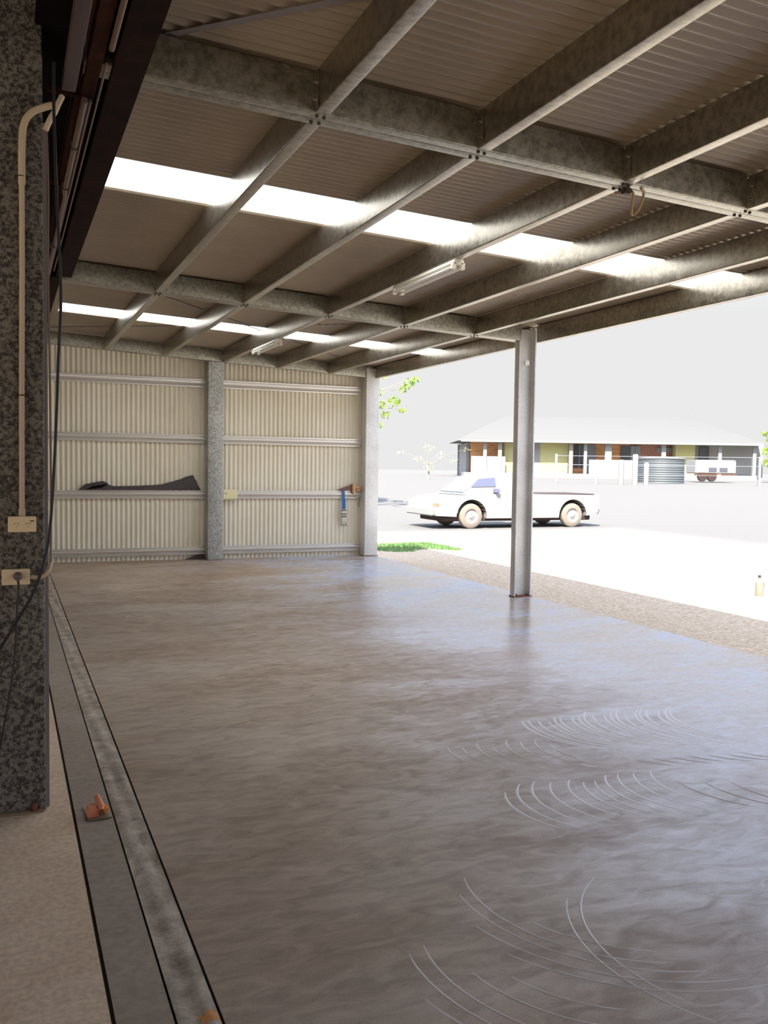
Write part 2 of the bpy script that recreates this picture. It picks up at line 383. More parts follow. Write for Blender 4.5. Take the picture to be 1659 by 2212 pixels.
for i in range(26):                                                    # stray trowel lines
    cx, cy = rnd.uniform(1.5, 5.2), rnd.uniform(1.8, 12); a0 = rnd.uniform(120, 250)
    arc(cx, cy, rnd.uniform(.35, .6), A(a0), A(a0+rnd.uniform(12, 34)), .012, .0018)
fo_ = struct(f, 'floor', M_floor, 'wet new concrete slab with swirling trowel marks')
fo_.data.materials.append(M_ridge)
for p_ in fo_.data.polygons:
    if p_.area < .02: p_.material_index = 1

f = MB(); f.box(-5.6, .268, -6.2, 15.0, -.25, 0)
struct(f, 'floor_old', M_oldslab, 'pale tan worn concrete floor of the older shed')
f = MB()                                                               # smooth hand-trowelled strip
f.box(.281, .436, -6.2, 14.95, -.25, -.002); struct(f, 'trim_1', M_smooth, 'narrow smooth grey concrete strip between two joint lines')
f = MB()                                                               # lumpy spattered strip
bmr = random.Random(11); ny = 520; x0, x1 = .444, .562
rows = []
for j in range(ny+1):
    y = -1.0+15.95*j/ny
    for k in range(7):
        x = x0+(x1-x0)*k/6
        z = -.004+(0 if k in (0, 6) else bmr.uniform(-.003, .006)+.004*math.sin(y*3+k*1.3))
        rows.append((x, y, z))
f.add(rows, [(j*7+k, j*7+k+1, (j+1)*7+k+1, (j+1)*7+k) for j in range(ny) for k in range(6)], True)
struct(f, 'trim_2', M_rough, 'rough strip of old edge beam smeared with cement')
f = MB(); f.box(.268, .281, -6.2, 14.95, -.06, -.012); f.box(.436, .444, -6.2, 14.95, -.06, -.012); f.box(.562, .57, -6.2, 14.95, -.06, -.010)
struct(f, 'trim_3', M_groove, 'dark open joint grooves between the concrete strips')

# ---- corrugated sheets
def corr(mb, a0, a1, b0, b1, pos, amp=.0105, pitch=.076, per=8, edge=None):
    """corrugation varies along a, straight along b; pos(a,b,h) -> point"""
    n = max(1, int(round((a1-a0)/pitch*per)))
    vs = []
    for i in range(n+1):
        a = a0+(a1-a0)*i/n; h = amp*math.sin(2*math.pi*a/pitch)
        vs += [pos(a, b0, h), pos(a, b1, h)]
    mb.add(vs, [(2*i, 2*i+2, 2*i+3, 2*i+1) for i in range(n)], True)
def roofp(a, b, h): return (b, a, zb(b)+DEP+.024+h)
RX0, RX1, RY0, RY1 = .18, 6.12, -6.0, 15.12
S1, S2 = (6.22, 6.93), (12.15, 12.88)
c = MB()
for a, b in ((RY0, S1[0]), (S1[1], S2[0]), (S2[1], RY1)): corr(c, a, b, RX0, RX1, roofp)
corr(c, S1[0], S1[1], RX0, .50, roofp); corr(c, S2[0], S2[1], RX0, .66, roofp)
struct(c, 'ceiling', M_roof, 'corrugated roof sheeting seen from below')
for i, (a, b) in enumerate((S1, S2)):
    c = MB(); corr(c, a, b, (.50, .66)[i], RX1, lambda p, q, h: (q, p, zb(q)+DEP+.027+h))
    struct(c, f'window_{i+1}', M_sky, ('white translucent roof strip over the middle bay', 'white translucent roof strip over the bay by the end wall')[i])
c = MB(); corr(c, -5.5, 6.08, -.15, 3.40, lambda a, b, h: (a, WALLY+.02+h, b)); 
struct(c, 'wall_back', M_wall, 'cream corrugated end wall')
c = MB(); c.box(-5.62, -5.58, 3.2, 14.9, 0, 3.6); c.box(-5.62, -5.58, -6, 3.2, 2.4, 3.6); struct(c, 'wall_left', M_black)  # unseen wall; its low opening is shaped to light the old slab
c = MB(); c.box(-5.6, 6.1, -6.06, -6.0, 0, 3.6); struct(c, 'wall_front_added', M_roof, 'unseen wall added behind the viewer to darken the near rafter')  # added out of view to cut the light on the near rafter
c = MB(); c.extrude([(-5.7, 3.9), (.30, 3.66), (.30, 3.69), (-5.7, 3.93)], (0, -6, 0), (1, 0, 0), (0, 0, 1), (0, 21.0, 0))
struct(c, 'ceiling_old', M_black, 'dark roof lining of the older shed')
c = MB(); c.box(6.125, 6.22, RY0, RY1, 3.20, 3.34); struct(c, 'trim_4', M_trimz, 'gutter along the open side')

# ---- column of the end wall, posts
def column(name, x0, y0, wd, dep, h, m, label, open_front=False, group=None, cap=True):
    o = empty(name, (x0+wd/2, y0+dep/2, 0), label, 'steel column', group)
    ln = c_line(wd, dep, .022, .010)
    b = MB()
    if open_front:   # web at the back, lips toward the viewer
        b.extrude(ribbon(ln, -.003), (-wd/2, dep/2, 0), (0, -1, 0), (1, 0, 0), (0, 0, h))
    else:
        b.extrude(ribbon(ln, -.003), (-wd/2, -dep/2, 0), (0, 1, 0), (1, 0, 0), (0, 0, h))
    b.build('channel', m, o)
    bp = MB(); bp.bbox(-wd/2-.01, wd/2+.01, -dep/2-.01, dep/2+.01, 0.0, .010, .002); bp.build('base_plate', M_rust, o)
    for sx_ in (-1, 1):
        q = MB(); q.lathe([(0, .034), (.010, .034), (.011, .012), (.018, .012), (.018, .010)], (sx_*wd*.3, (-dep/2+.03) if open_front else dep/2-.04, 0), seg=10)
        q.build('anchor_bolt', M_boltd, o)
    return o
p = column('steel_post', 5.76, 9.555, .25, .10, zb(5.9)+.17, M_post, 'freestanding zinc steel post at the open side, halfway along the slab', True)
q = MB(); q.bbox(-.045, .02, -.062, -.03, 2.84, 2.90, .006); q.build('cable_clip', M_white, p)
column('steel_post', 3.045, 14.70, .25, .20, zb(3.29)-.001, M_wcol, 'steel column between the two bays of the cream end wall')
column('steel_post', 5.80, 14.69, .25, .20, zb(5.9)+.16, M_post, 'steel column at the outer corner of the cream end wall')

# ---- rafters
def rafter(y, label, double=True, x0=.34, x1=5.755, cross=True):
    o = empty('rafter', (x0, y, zb(x0)), label, 'rafter', 'roof rafters')
    sl = Vector((x1-x0, 0, zb(x1)-zb(x0)))
    ln = c_line(DEP, .075, .018)
    def ch(nm, yy, sgn):
        b = MB(); poly = ribbon(ln, -.0022)
        b.extrude([(u*sgn, v_) for u, v_ in poly], (0, yy, 0), (0, 1, 0), (0, 0, 1), sl)
        return b.build(nm, M_galv2, o)
    if double:
        ch('channel', 0, 1); ch('channel', RW, -1)
    else: ch('channel', 0, 1)
    if cross:
        me = MB().lathe([(0, -.010), (.008, -.010), (.010, -.004), (.010, 0)], (0, 0, 0), seg=8)
        proto = None
        for xp in XP:
            for dx, dy in ((.018, .030), (.058, .036), (.018, .122), (.058, .116)):
                if proto is None:
                    proto = me.build('bolt', M_boltd, o); bo = proto
                else:
                    bo = proto.copy(); COL.objects.link(bo); bo.parent = o
                X = xp+dx; bo.location = (X-x0, dy, zb(X)-zb(x0))
    return o
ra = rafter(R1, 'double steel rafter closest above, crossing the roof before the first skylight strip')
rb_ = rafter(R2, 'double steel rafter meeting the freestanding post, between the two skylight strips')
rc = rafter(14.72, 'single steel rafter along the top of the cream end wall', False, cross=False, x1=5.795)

# ---- purlins
BAYS = [(-.80, R1, 'near bay'), (R1+RW, R2, 'middle bay'), (R2+RW, 14.72, 'end bay')]
BTXT = ['before the first rafter', 'between the two double rafters', 'ending at the cream end wall']
ORD = ['first purlin from the old shed', 'second purlin from the old shed', 'third purlin from the old shed', 'fourth purlin from the old shed', 'fifth purlin from the old shed']
def purlin(x, y0, y1, label, name='purlin', cleats=(True, True), dep=DEP, cat='purlin', group='roof purlins', flip=False):
    o = empty(name, (x, y0, zb(x)), label, cat, group)
    b = MB(); poly = ribbon(c_line(dep, .076, .016), -.002)
    if flip: poly = [(-u, v_) for u, v_ in poly]
    b.extrude(poly, (0, .004, 0), (1, 0, 0), (0, 0, 1), (0, y1-y0-.008, 0)); b.build('channel', M_galv, o)
    for k, on in enumerate(cleats):
        if not on: continue
        ya, yb = (.002, .062) if k == 0 else (y1-y0-.062, y1-y0-.002)
        q = MB(); q.box(-.0085, -.0015, ya, yb, .012, dep-.02); cl = q.build('cleat', M_galv, o)
        for zz in (.05, .13):
            q = MB(); q.lathe([(0, .012), (.009, .012), (.010, .008), (.010, 0)], (-.0085, (ya+yb)/2, zz), (-1, 0, 0), 8); q.build('bolt', M_galv, cl)
    return o
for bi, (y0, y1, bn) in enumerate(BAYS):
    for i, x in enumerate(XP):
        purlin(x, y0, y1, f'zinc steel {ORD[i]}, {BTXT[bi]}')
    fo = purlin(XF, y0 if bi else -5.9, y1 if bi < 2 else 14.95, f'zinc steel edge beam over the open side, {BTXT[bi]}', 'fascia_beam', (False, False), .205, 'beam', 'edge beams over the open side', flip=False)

# ---- brace straps under the roof sheets
def strap(p0, p1, wd, label, lift=0):
    a = Vector((p0[0], p0[1], zb(p0[0])+DEP+.0075+lift)); b = Vector((p1[0], p1[1], zb(p1[0])+DEP+.0075+lift))
    d = (b-a).normalized(); s = d.cross(Vector((0, 0, 1))).normalized()*wd/2; up = Vector((0, 0, .0012))
    q = MB(); vs = [a-s-up, a+s-up, b+s-up, b-s-up, a-s+up, a+s+up, b+s+up, b-s+up]
    q.add(vs, [(0, 1, 2, 3), (7, 6, 5, 4), (0, 4, 5, 1), (1, 5, 6, 2), (2, 6, 7, 3), (3, 7, 4, 0)])
    return tag(q.build('brace_strap', M_trimz), label, 'brace', 'diagonal roof brace straps')
strap((.66, 4.40), (3.2, 1.55), .045, 'flat steel brace strap running diagonally before the first rafter')
strap((.66, 9.75), (5.6, 14.65), .030, 'thin dark brace strap starting at the rafter near the dark header, in the end bay')
strap((.62, 14.45), (5.5, 9.75), .030, 'thin dark brace strap starting at the inner corner of the end wall', .003)

# ---- girts on the end wall
HAT = [(.034, 0), (.036, .016), (.010, .020), (.052, .060), (.056, .066), (.054, .090), (.004, .094), (.004, .110), (.034, .113), (.036, .130)]
GZ = [(2.836, 'top'), (1.921, 'second'), (1.010, 'third'), (.082, 'bottom')]
for z, nm in GZ:
    for x0, x1, bt in ((.30, 3.045, 'wide bay beside the old shed'), (3.295, 5.80, 'bay beside the outer corner')):
        b = MB(); b.extrude(ribbon([(-u, v_) for u, v_ in HAT], -.0018), (0, 0, 0), (0, 1, 0), (0, 0, 1), (x1-x0, 0, 0))
        o = b.build('wall_girt', M_girt, None, (x0, WALLY+.008, z))
        tag(o, f'{nm} horizontal steel girt on the end wall, {bt}'.replace('top horizontal', 'topmost horizontal').replace('bottom horizontal', 'lowest horizontal'), 'girt', 'end wall girts')

# ================================================================== old shed side
o = empty('shed_column', (-.02, 4.43, 0), 'dark speckled steel column carrying the power outlets', 'steel column')
b = MB(); b.extrude(ribbon(c_line(.36, .16, .02, .008), -.003), (-.18, -.10, 0), (0, 1, 0), (1, 0, 0), (0, 0, 3.66)); b.build('channel', M_spangle, o)
b = MB(); b.bbox(.178, .198, -.06, .0, .0, 3.1, .003); b.build('edge_angle', M_trimz, o)
b = MB(); b.bbox(-.19, .172, -.125, .06, 0, .012, .003); b.build('base_plate', mat('plate', (.30, .22, .14), .7), o)
for x in (-.10, .13):
    q = MB(); q.lathe([(0, .045), (.012, .045), (.013, .014), (.022, .014), (.022, .010)], (x, -.108, 0), seg=10); q.build('anchor_bolt', M_rust, o)
FY = 4.33                                                              # column face
def outlet(name, cx, cz, label, plug):
    o = empty(name, (cx, FY, cz), label, 'power outlet')
    b = MB(); b.bbox(-.058, .058, -.034, 0, -.034, .034, .003); b.build('mounting_block', M_gpo, o)
    b = MB(); b.bbox(-.0585, .0585, -.040, -.0335, -.0345, .0345, .002); b.build('face_plate', M_gpo, o)
    for s, sxx in ((-1, -.024), (1, .024)):
        if plug and s > 0: continue
        if plug: 
            q = MB(); q.bbox(-.024, -.010, -.046, -.0395, -.004, .008, .002); q.build('switch', M_gpo, o); continue
        for dx, dz, rr in ((-.007, .003, .5), (.007, .003, -.5), (0, -.011, 0)):
            q = MB(); ca, sa = math.cos(rr), math.sin(rr)
            q.add([(sxx+dx+(x*ca-z*sa), y, dz+(x*sa+z*ca)) for y in (-.0412, -.0395) for x, z in ((-.0010+(-.003 if rr else 0), -.0012), (.0010+(.003 if rr else 0), -.0012), (.0010+(.003 if rr else 0), .0012+(.002 if not rr else 0)), (-.0010+(-.003 if rr else 0), .0012+(.002 if not rr else 0)))],
                  [(0, 1, 2, 3), (7, 6, 5, 4), (0, 4, 5, 1), (1, 5, 6, 2), (2, 6, 7, 3), (3, 7, 4, 0)])
            q.build('pin_slot', M_slot, o)
        q = MB(); q.bbox(sxx*1.7-.008, sxx*1.7+.008, -.0435, -.0395, .012, .016, .0008); q.build('switch', M_slot if s > 0 else M_gpo, o)
    return o
outlet('power_outlet', .066, 1.316, 'cream double power outlet below the vertical conduit, nothing plugged in', False)
po = outlet('power_outlet', .039, 1.082, 'cream power outlet with a grey plug in it, lower on the column', True)
o = empty('plug', (.047, FY-.04, 1.086), 'round grey plug with a dark cord, pushed into the lower outlet', 'plug')
b = MB(); b.lathe([(0, .036), (.010, .035), (.017, .028), (.019, .014), (.019, .001), (0, .001)], (0, 0, 0), (0, -1, 0), 20); b.build('body', M_plug, o)
pts = [(0, -.030, -.004), (.001, -.042, -.022), (.002, -.046, -.05), (-.006, -.045, -.175), (-.013, -.05, -.32), (-.039, -.06, -.524), (-.078, -.06, -.75), (-.11, -.06, -.98), (-.16, -.05, -1.077), (-.5, .1, -1.082), (-.9, .2, -1.082)]
def smooth_path(p, k=6):
    p = [Vector(q) for q in p]; out = []
    for i in range(len(p)-1):
        a, b, c, d = p[max(i-1, 0)], p[i], p[i+1], p[min(i+2, len(p)-1)]
        for j in range(k):
            t = j/k; out.append(.5*((2*b)+(c-a)*t+(2*a-5*b+4*c-d)*t*t+(3*b-a-3*c+d)*t**3))
    out.append(p[-1]); return out
b = MB(); b.tube(smooth_path(pts), .0045, 8); b.build('cord', M_cord, o)
b = MB(); b.tube([pts[0], pts[1]], [.008, .006], 10); b.build('cord_grip', M_plug, o)
# conduit going up and bending back over the column
o = empty('conduit', (.066, FY, 1.36), 'cream conduit rising from the upper outlet and bending over the column top', 'conduit')
cy_ = -.018
b = MB(); b.tube(smooth_path([(0, cy_, -.01), (.002, cy_, .5), (.006, cy_, 1.0), (.008, cy_, 1.5)], 4), .0118, 14); b.build('pipe', M_cond, o)
b = MB(); b.tube(smooth_path([(.008, cy_, 1.44), (.009, cy_, 1.60), (.018, cy_, 1.70), (.050, cy_, 1.755), (.10, cy_, 1.785), (.135, cy_, 1.80)], 6), .0155, 14); b.build('bend', M_cond, o)
b = MB(); b.tube([(0, cy_, -.01), (0, cy_, .022)], .0150, 14); b.build('coupling', M_cond, o)
for z in (.525, 1.475):
    q = MB(); q.bbox(-.022, .034, -.008, 0, z-.009, z+.009, .002)
    q.tube([(.006+.0135*math.cos(t), cy_+.0135*math.sin(t)-.001, z) for t in [math.pi*(-1+.1*k) for k in range(11)]], .003, 6); q.build('saddle_clip', M_clip, o)
b = MB(); b.tube(smooth_path([(.170, FY-.055, 3.036), (.19, FY-.055, 3.085), (.209, FY-.05, 3.122), (.223, FY-.045, 3.158), (.240, FY-.03, 3.20)]), .0125, 12)
tag(b.build('conduit', M_cond), 'short cream conduit bend beside the column top, next to the long conduit', 'conduit')
b = MB(); b.tube(smooth_path([(.10, FY-.018, 1.078), (.140, FY-.018, 1.076), (.160, FY-.015, 1.084), (.176, FY-.01, 1.105), (.184, FY+.02, 1.13)]), .010, 12)
o = tag(b.build('conduit', M_cond), 'stubby horizontal cream conduit entering the side of the lower outlet', 'conduit')
b = MB(); b.tube(smooth_path([(.176, FY-.012, 3.08), (.182, FY-.012, 2.81), (.180, FY-.012, 2.49), (.182, FY-.012, 2.2), (.186, FY-.012, 1.88), (.188, FY-.012, 1.38), (.184, FY-.01, 1.14)]), .0045, 8)
tag(b.build('cable', M_oldpipe), 'thin tan cable running down the edge of the speckled column', 'cable')
b = MB(); b.tube(smooth_path([(.201, 4.2, 3.30), (.201, 4.2, 3.125), (.204, 4.2, 2.979), (.209, 4.2, 2.784), (.219, 4.2, 2.549), (.226, 4.2, 2.372), (.225, 4.2, 2.233), (.215, 4.2, 2.032), (.208, 4.2, 1.831), (.196, 4.2, 1.569), (.178, 4.2, 1.305), (.152, 4.2, 1.153), (.104, 4.2, 1.013), (.048, 4.2, .914), (-.027, 4.2, .787), (-.101, 4.2, .691), (-.2, 4.22, .58), (-.3, 4.25, .62), (-.36, 4.28, .9)]), .0068, 10)
tag(b.build('cable', M_cable), 'thick black cable hanging in a slack curve in front of the column', 'cable')

# header members between the two sheds, all running along the slab joint
def member(name, x0, x1, z0, z1, y0, y1, m, label, cat='beam', group=None):
    b = MB(); b.bbox(x0, x1, y0, y1, z0, z1, .004)
    return tag(b.build(name, m), label, cat, group)
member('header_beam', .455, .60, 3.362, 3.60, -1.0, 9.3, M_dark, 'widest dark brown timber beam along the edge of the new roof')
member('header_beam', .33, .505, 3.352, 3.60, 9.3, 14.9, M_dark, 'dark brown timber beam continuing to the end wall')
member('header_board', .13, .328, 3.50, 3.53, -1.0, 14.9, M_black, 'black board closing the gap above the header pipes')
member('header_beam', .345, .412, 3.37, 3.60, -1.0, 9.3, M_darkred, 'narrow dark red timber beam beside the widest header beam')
o = empty('steel_channel', (.255, -1, 3.34), 'grey old steel channel under the header beams, ending at the column', 'steel channel')
b = MB(); b.extrude(ribbon(c_line(.062, .05, .01, .004), -.003), (0, 0, 0), (0, 0, 1), (1, 0, 0), (0, 5.6, 0)); b.build('channel', M_oldch, o)
b = MB(); b.tube([(.432, -1, 3.365), (.432, 4.12, 3.365)], .013, 10); b.tube([(.432, 4.12, 3.365), (.432, 4.135, 3.365)], [.013, .003], 10)
tag(b.build('pipe', M_oldpipe), 'old pipe between the dark header beams, ending with a rounded tip', 'pipe', 'old pipes along the header')
o = empty('pipe', (.362, 4.65, 3.33), 'thicker tan pipe along the header beyond the column', 'pipe', 'old pipes along the header')
b = MB(); b.tube([(0, 0, 0), (0, 1.6, 0)], .016, 10); b.tube([(0, 1.6, 0), (.012, 1.75, .006), (.012, 9.9, .006)], .014, 10); b.build('pipe_run', M_oldpipe, o)
for y in (.7, 1.5, 3.2, 5.2):
    q = MB(); q.bbox(-.022, .020, y-.012, y+.012, -.02, .026, .003); q.build('pipe_clip', M_clip, o)
b = MB(); b.tube([(.392, 4.7, 3.35), (.392, 14.5, 3.35)], .008, 8); tag(b.build('pipe', M_oldpipe), 'thinner tan pipe beside the thick one along the header', 'pipe', 'old pipes along the header')
b = MB(); b.tube([(.425, 4.25, 3.355), (.425, 9.0, 3.355)], .006, 8); tag(b.build('pipe', M_oldpipe), 'very thin pipe tight against the widest header beam', 'pipe', 'old pipes along the header')
for k, y in enumerate((4.75, 6.3, 7.9)):
    b = MB(); b.bbox(.20, .45, y, y+.03, 3.385, 3.42, .003)
    tag(b.build('cross_batten', M_darkred), ['short dark batten across the header just past the column', 'short dark batten across the header under the first skylight', 'short dark batten across the header past the first skylight'][k], 'batten', 'battens across the header')

# ================================================================== things on the end wall
YG = WALLY-.036                                                        # front of the girts
# tarp folded over the third girt
o = empty('tarp', (2.0, WALLY-.03, 1.143), 'crumpled dark grey tarp lying on the third girt of the end wall', 'tarp')
prof = [(1.05, 1.150), (1.10, 1.185), (1.16, 1.236), (1.25, 1.256), (1.36, 1.277), (1.44, 1.286), (1.52, 1.225), (1.60, 1.203), (1.9, 1.210), (2.1, 1.218), (2.3, 1.232), (2.45, 1.268), (2.6, 1.310), (2.74, 1.362), (2.835, 1.398), (2.88, 1.330), (2.92, 1.24), (2.965, 1.150)]
b = MB(); vs = []; K = 7; tr = random.Random(5)
pp = []
for i in range(len(prof)-1):
    (xa, za), (xb, zb_) = prof[i], prof[i+1]
    for j in range(4): t = j/4; pp.append((xa+(xb-xa)*t, za+(zb_-za)*t))
pp.append(prof[-1])
for x, z in pp:
    for k in range(K):
        t = k/(K-1); zz = 1.146+(z-1.146)*math.sin(math.pi*min(1, t*1.0))**.7 if 0 < k < K-1 else 1.143
        yy = WALLY-.070+.075*t
        vs.append((x-2.0+(tr.uniform(-.008, .008) if 0 < k < K-1 else 0), yy-(WALLY-.03)+tr.uniform(-.006, .006), zz-1.143+tr.uniform(-.006, .006)*(z-1.14)*5))
n = len(pp); fs = [(i*K+k, (i+1)*K+k, (i+1)*K+k+1, i*K+k+1) for i in range(n-1) for k in range(K-1)]
b.add(vs, fs+[tuple(i*K for i in range(n-1, -1, -1)) and (0, K, 2*K)], True); b.build('folded_sheet', M_tarp, o)
b = MB(); b.extrude([(0, 0), (.25, .035), (.34, .095), (.10, .055)], (-.84, -.046, .006), (1, 0, 0), (0, 0, 1), (0, .01, 0)); b.build('open_fold', M_black, o)
# outlet on the girt
o = empty('power_outlet', (3.44, YG, 1.075), 'pale yellow outlet box fixed on the third girt beside the middle wall column', 'power outlet')
b = MB(); b.bbox(-.125, .135, -.06, 0, -.085, .085, .01); b.build('box', M_gpo2, o)
b = MB(); b.bbox(-.105, .115, -.068, -.058, -.07, .07, .004); b.build('face_plate', M_gpo2, o)
b = MB(); b.bbox(-.08, -.045, -.073, -.066, .012, .020, .001); b.build('switch', M_slot, o)
# ratchet strap and clamp lying on the girt
o = empty('ratchet_strap', (5.475, YG-.02, 1.14), 'blue ratchet strap hanging over the third girt with a steel buckle', 'strap')
b = MB()
def flat(mb, pts, wd, t=.003, xdir=Vector((1, 0, 0))):
    pts = [Vector(q) for q in pts]
    for a, c_ in zip(pts[:-1], pts[1:]):
        d = (c_-a).normalized(); nrm = d.cross(xdir).normalized()*t; s = xdir*wd/2
        mb.add([a-s, a+s, c_+s, c_-s, a-s+nrm, a+s+nrm, c_+s+nrm, c_-s+nrm], [(0, 1, 2, 3), (7, 6, 5, 4), (0, 4, 5, 1), (1, 5, 6, 2), (2, 6, 7, 3), (3, 7, 4, 0)])
flat(b, [(0, .045, .01), (0, 0, .014), (-.003, -.010, -.03), (0, -.012, -.14)], .045)
flat(b, [(0, -.012, -.14), (.002, -.012, -.325)], .072); b.build('webbing', M_blue, o)
b = MB(); b.bbox(-.040, .044, -.032, -.004, -.55, -.325, .006); bk = b.build('buckle', M_strapm, o)
for z in (-.34, -.405, -.45): q = MB(); q.bbox(-.042, .046, -.040, -.030, z-.010, z+.006, .002); q.build('buckle_bar', M_bucket, bk)
b = MB(); b.tube([(-.05, -.018, -.60), (-.045, -.018, -.57), (-.03, -.018, -.55)], .005, 8); b.tube([(-.052, -.018, -.60), (.055, -.018, -.605)], .006, 8); b.tube([(.055, -.018, -.605), (.03, -.018, -.55)], .005, 8); b.build('end_hook', M_bucket, o)
o = empty('hand_tool', (5.6, YG-.02, 1.145), 'brown and tan hand tool lying on the third girt by the corner column', 'tool')
b = MB(); b.extrude([(-.24, 0), (-.22, .018), (-.02, .085), (.05, .115), (.06, .0)], (0, .010, .0), (1, 0, 0), (0, 0, 1), (0, .030, 0)); b.build('blade', M_tool, o)
b = MB(); b.bbox(.035, .085, -.045, .02, -.06, .115, .012); b.bbox(.07, .20, -.03, .015, .03, .085, .015); b.build('grip', M_tool2, o)
b = MB(); b.bbox(.10, .19, -.04, .01, -.01, .03, .008); b.build('jaw', M_tool2, o)
b = MB(); b.tube(smooth_path([(5.775, YG, 1.02), (5.775, YG-.012, .96), (5.765, YG-.01, .90), (5.785, YG-.01, .86)]), .009, 8)
tag(b.build('rope', M_rubber), 'short tan rope end tied to the third girt at the corner column', 'rope')
# cloth/offcut on the floor against the wall column
b = MB(); b.extrude([(-.22, 0), (-.12, .03), (.0, .075), (.10, .085), (.10, 0)], (2.93, 14.90, 0), (1, 0, 0), (0, 0, 1), (0, .05, 0))
tag(b.build('sheet_offcut', M_tarp), 'small dark offcut lying at the foot of the middle wall column', 'offcut')

# ================================================================== lights under the third purlin
def fitting(y0, y1, label):
    x = XP[2]+.045; z = zb(XP[2])-.001
    o = empty('fluorescent_light', (x, (y0+y1)/2, z), label, 'ceiling light', 'fluorescent battens')
    h = (y1-y0)/2
    b = MB(); b.extrude([(-.035, 0), (-.05, -.03), (-.022, -.045), (.022, -.045), (.05, -.03), (.035, 0)], (0, -h, 0), (1, 0, 0), (0, 0, 1), (0, 2*h, 0)); b.build('housing', M_white, o)
    for s in (-1, 1):
        b = MB(); b.tube([(s*.038, -h+.035, -.062), (s*.038, h-.035, -.062)], .0130, 12); b.build('tube', M_tube, o)
        for e in (-1, 1):
            b = MB(); b.bbox(s*.038-.018, s*.038+.018, e*(h-.018)-.018, e*(h-.018)+.018, -.082, -.028, .004); b.build('lampholder', M_white, o)
    return o
fitting(6.46, 7.68, 'white fluorescent batten under the third purlin, by the first skylight strip')
fitting(11.60, 12.78, 'white fluorescent batten under the third purlin, close to the end wall')

# rubber tie looped around the near rafter
o = empty('rubber_tie', (3.36, R1+.06, zb(3.36)), 'tan rubber tie knotted around the near rafter and hanging in a loop', 'tie')
b = MB(); b.tube(smooth_path([(-.03, .09, -.012), (0, .05, -.018), (.03, .0, -.03), (.07, .06, -.105), (.10, .09, -.125), (.115, .05, -.10), (.10, -.01, -.03), (.05, -.045, -.012)]), .0085, 8); b.build('loop', M_rubber, o)
b = MB(); b.bbox(-.045, .02, -.02, .035, -.04, -.004, .012); b.build('knot', M_boltd, o)

# ================================================================== edging trowel on the smooth strip
o = empty('edging_trowel', (.372, 4.20, .0), 'small orange-handled steel edging trowel resting on the smooth strip', 'trowel', rz=.05)
b = MB(); b.bbox(-.050, .058, -.072, .105, .001, .006, .002); b.build('blade', M_blade, o)
b = MB(); b.extrude([(-.046, 0), (-.050, .020), (-.040, .040), (-.010, .044), (.0, .030), (.0, 0)], (0, -.045, .006), (1, 0, 0), (0, 0, 1), (0, .055, 0)); b.build('handle_mount', M_orange, o)
b = MB(); b.bbox(.004, .046, -.030, .025, .006, .040, .010); b.build('thumb_rest', M_orange2, o)
b = MB(); b.tube(smooth_path([(.012, -.052, .034), (.012, -.035, .046), (.010, .0, .056), (.008, .030, .062), (.008, .048, .063)]), [.012]*5+[.0155]*9+[.0145]*6+[.013]*4+[.007], 14); b.build('handle', M_orange, o)
b = MB(); b.lathe([(0, 0), (.012, .0), (.013, .012), (.0, .014)], (.012, -.052, .024), (0, -1, .3), 12); b.build('ferrule', M_rust, o)

# ================================================================== outside
Fd = Vector((math.sin(YAW), math.cos(YAW), 0)); Rd = Vector((math.cos(YAW), -math.sin(YAW), 0))
# grass at the slab corner
b = MB(); gr = random.Random(2)
for i in range(5200):
    x = gr.uniform(6.3, 8.6); y = gr.uniform(16.15, 17.9)
    if y < 16.35+.25*math.sin(x*5)+(x-6.3)*-.05: continue
    h = gr.uniform(.03, .075); a = gr.uniform(0, 6.28); dx, dy = .006*math.cos(a), .006*math.sin(a); lx, ly = gr.uniform(-.02, .02), gr.uniform(-.02, .02)
    b.add([(x-dx, y-dy, -.1), (x+dx, y+dy, -.1), (x+lx, y+ly, -.1+h)], [(0, 1, 2)])
tag(b.build('grass', M_grass), 'short green grass past the outer corner of the slab', 'grass', kind='stuff')
# jug standing in the yard
o = empty('plastic_jug', (9.42, 9.25, -.1), 'small pale plastic jug standing in the bright yard', 'jug')
b = MB(); b.lathe([(0, 0), (.05, 0), (.055, .02), (.055, .17), (.045, .21), (.018, .235), (.018, .26), (0, .26)], (0, 0, 0), seg=16); b.build('body', M_jug, o)
b = MB(); b.lathe([(.021, .255), (.021, .285), (0, .287)], (0, 0, 0), seg=12); b.build('cap', M_boltd, o)
b = MB(); b.tube(smooth_path([(.05, 0, .07), (.085, 0, .09), (.085, 0, .17), (.045, 0, .20)]), .008, 8); b.build('handle', M_jug, o)

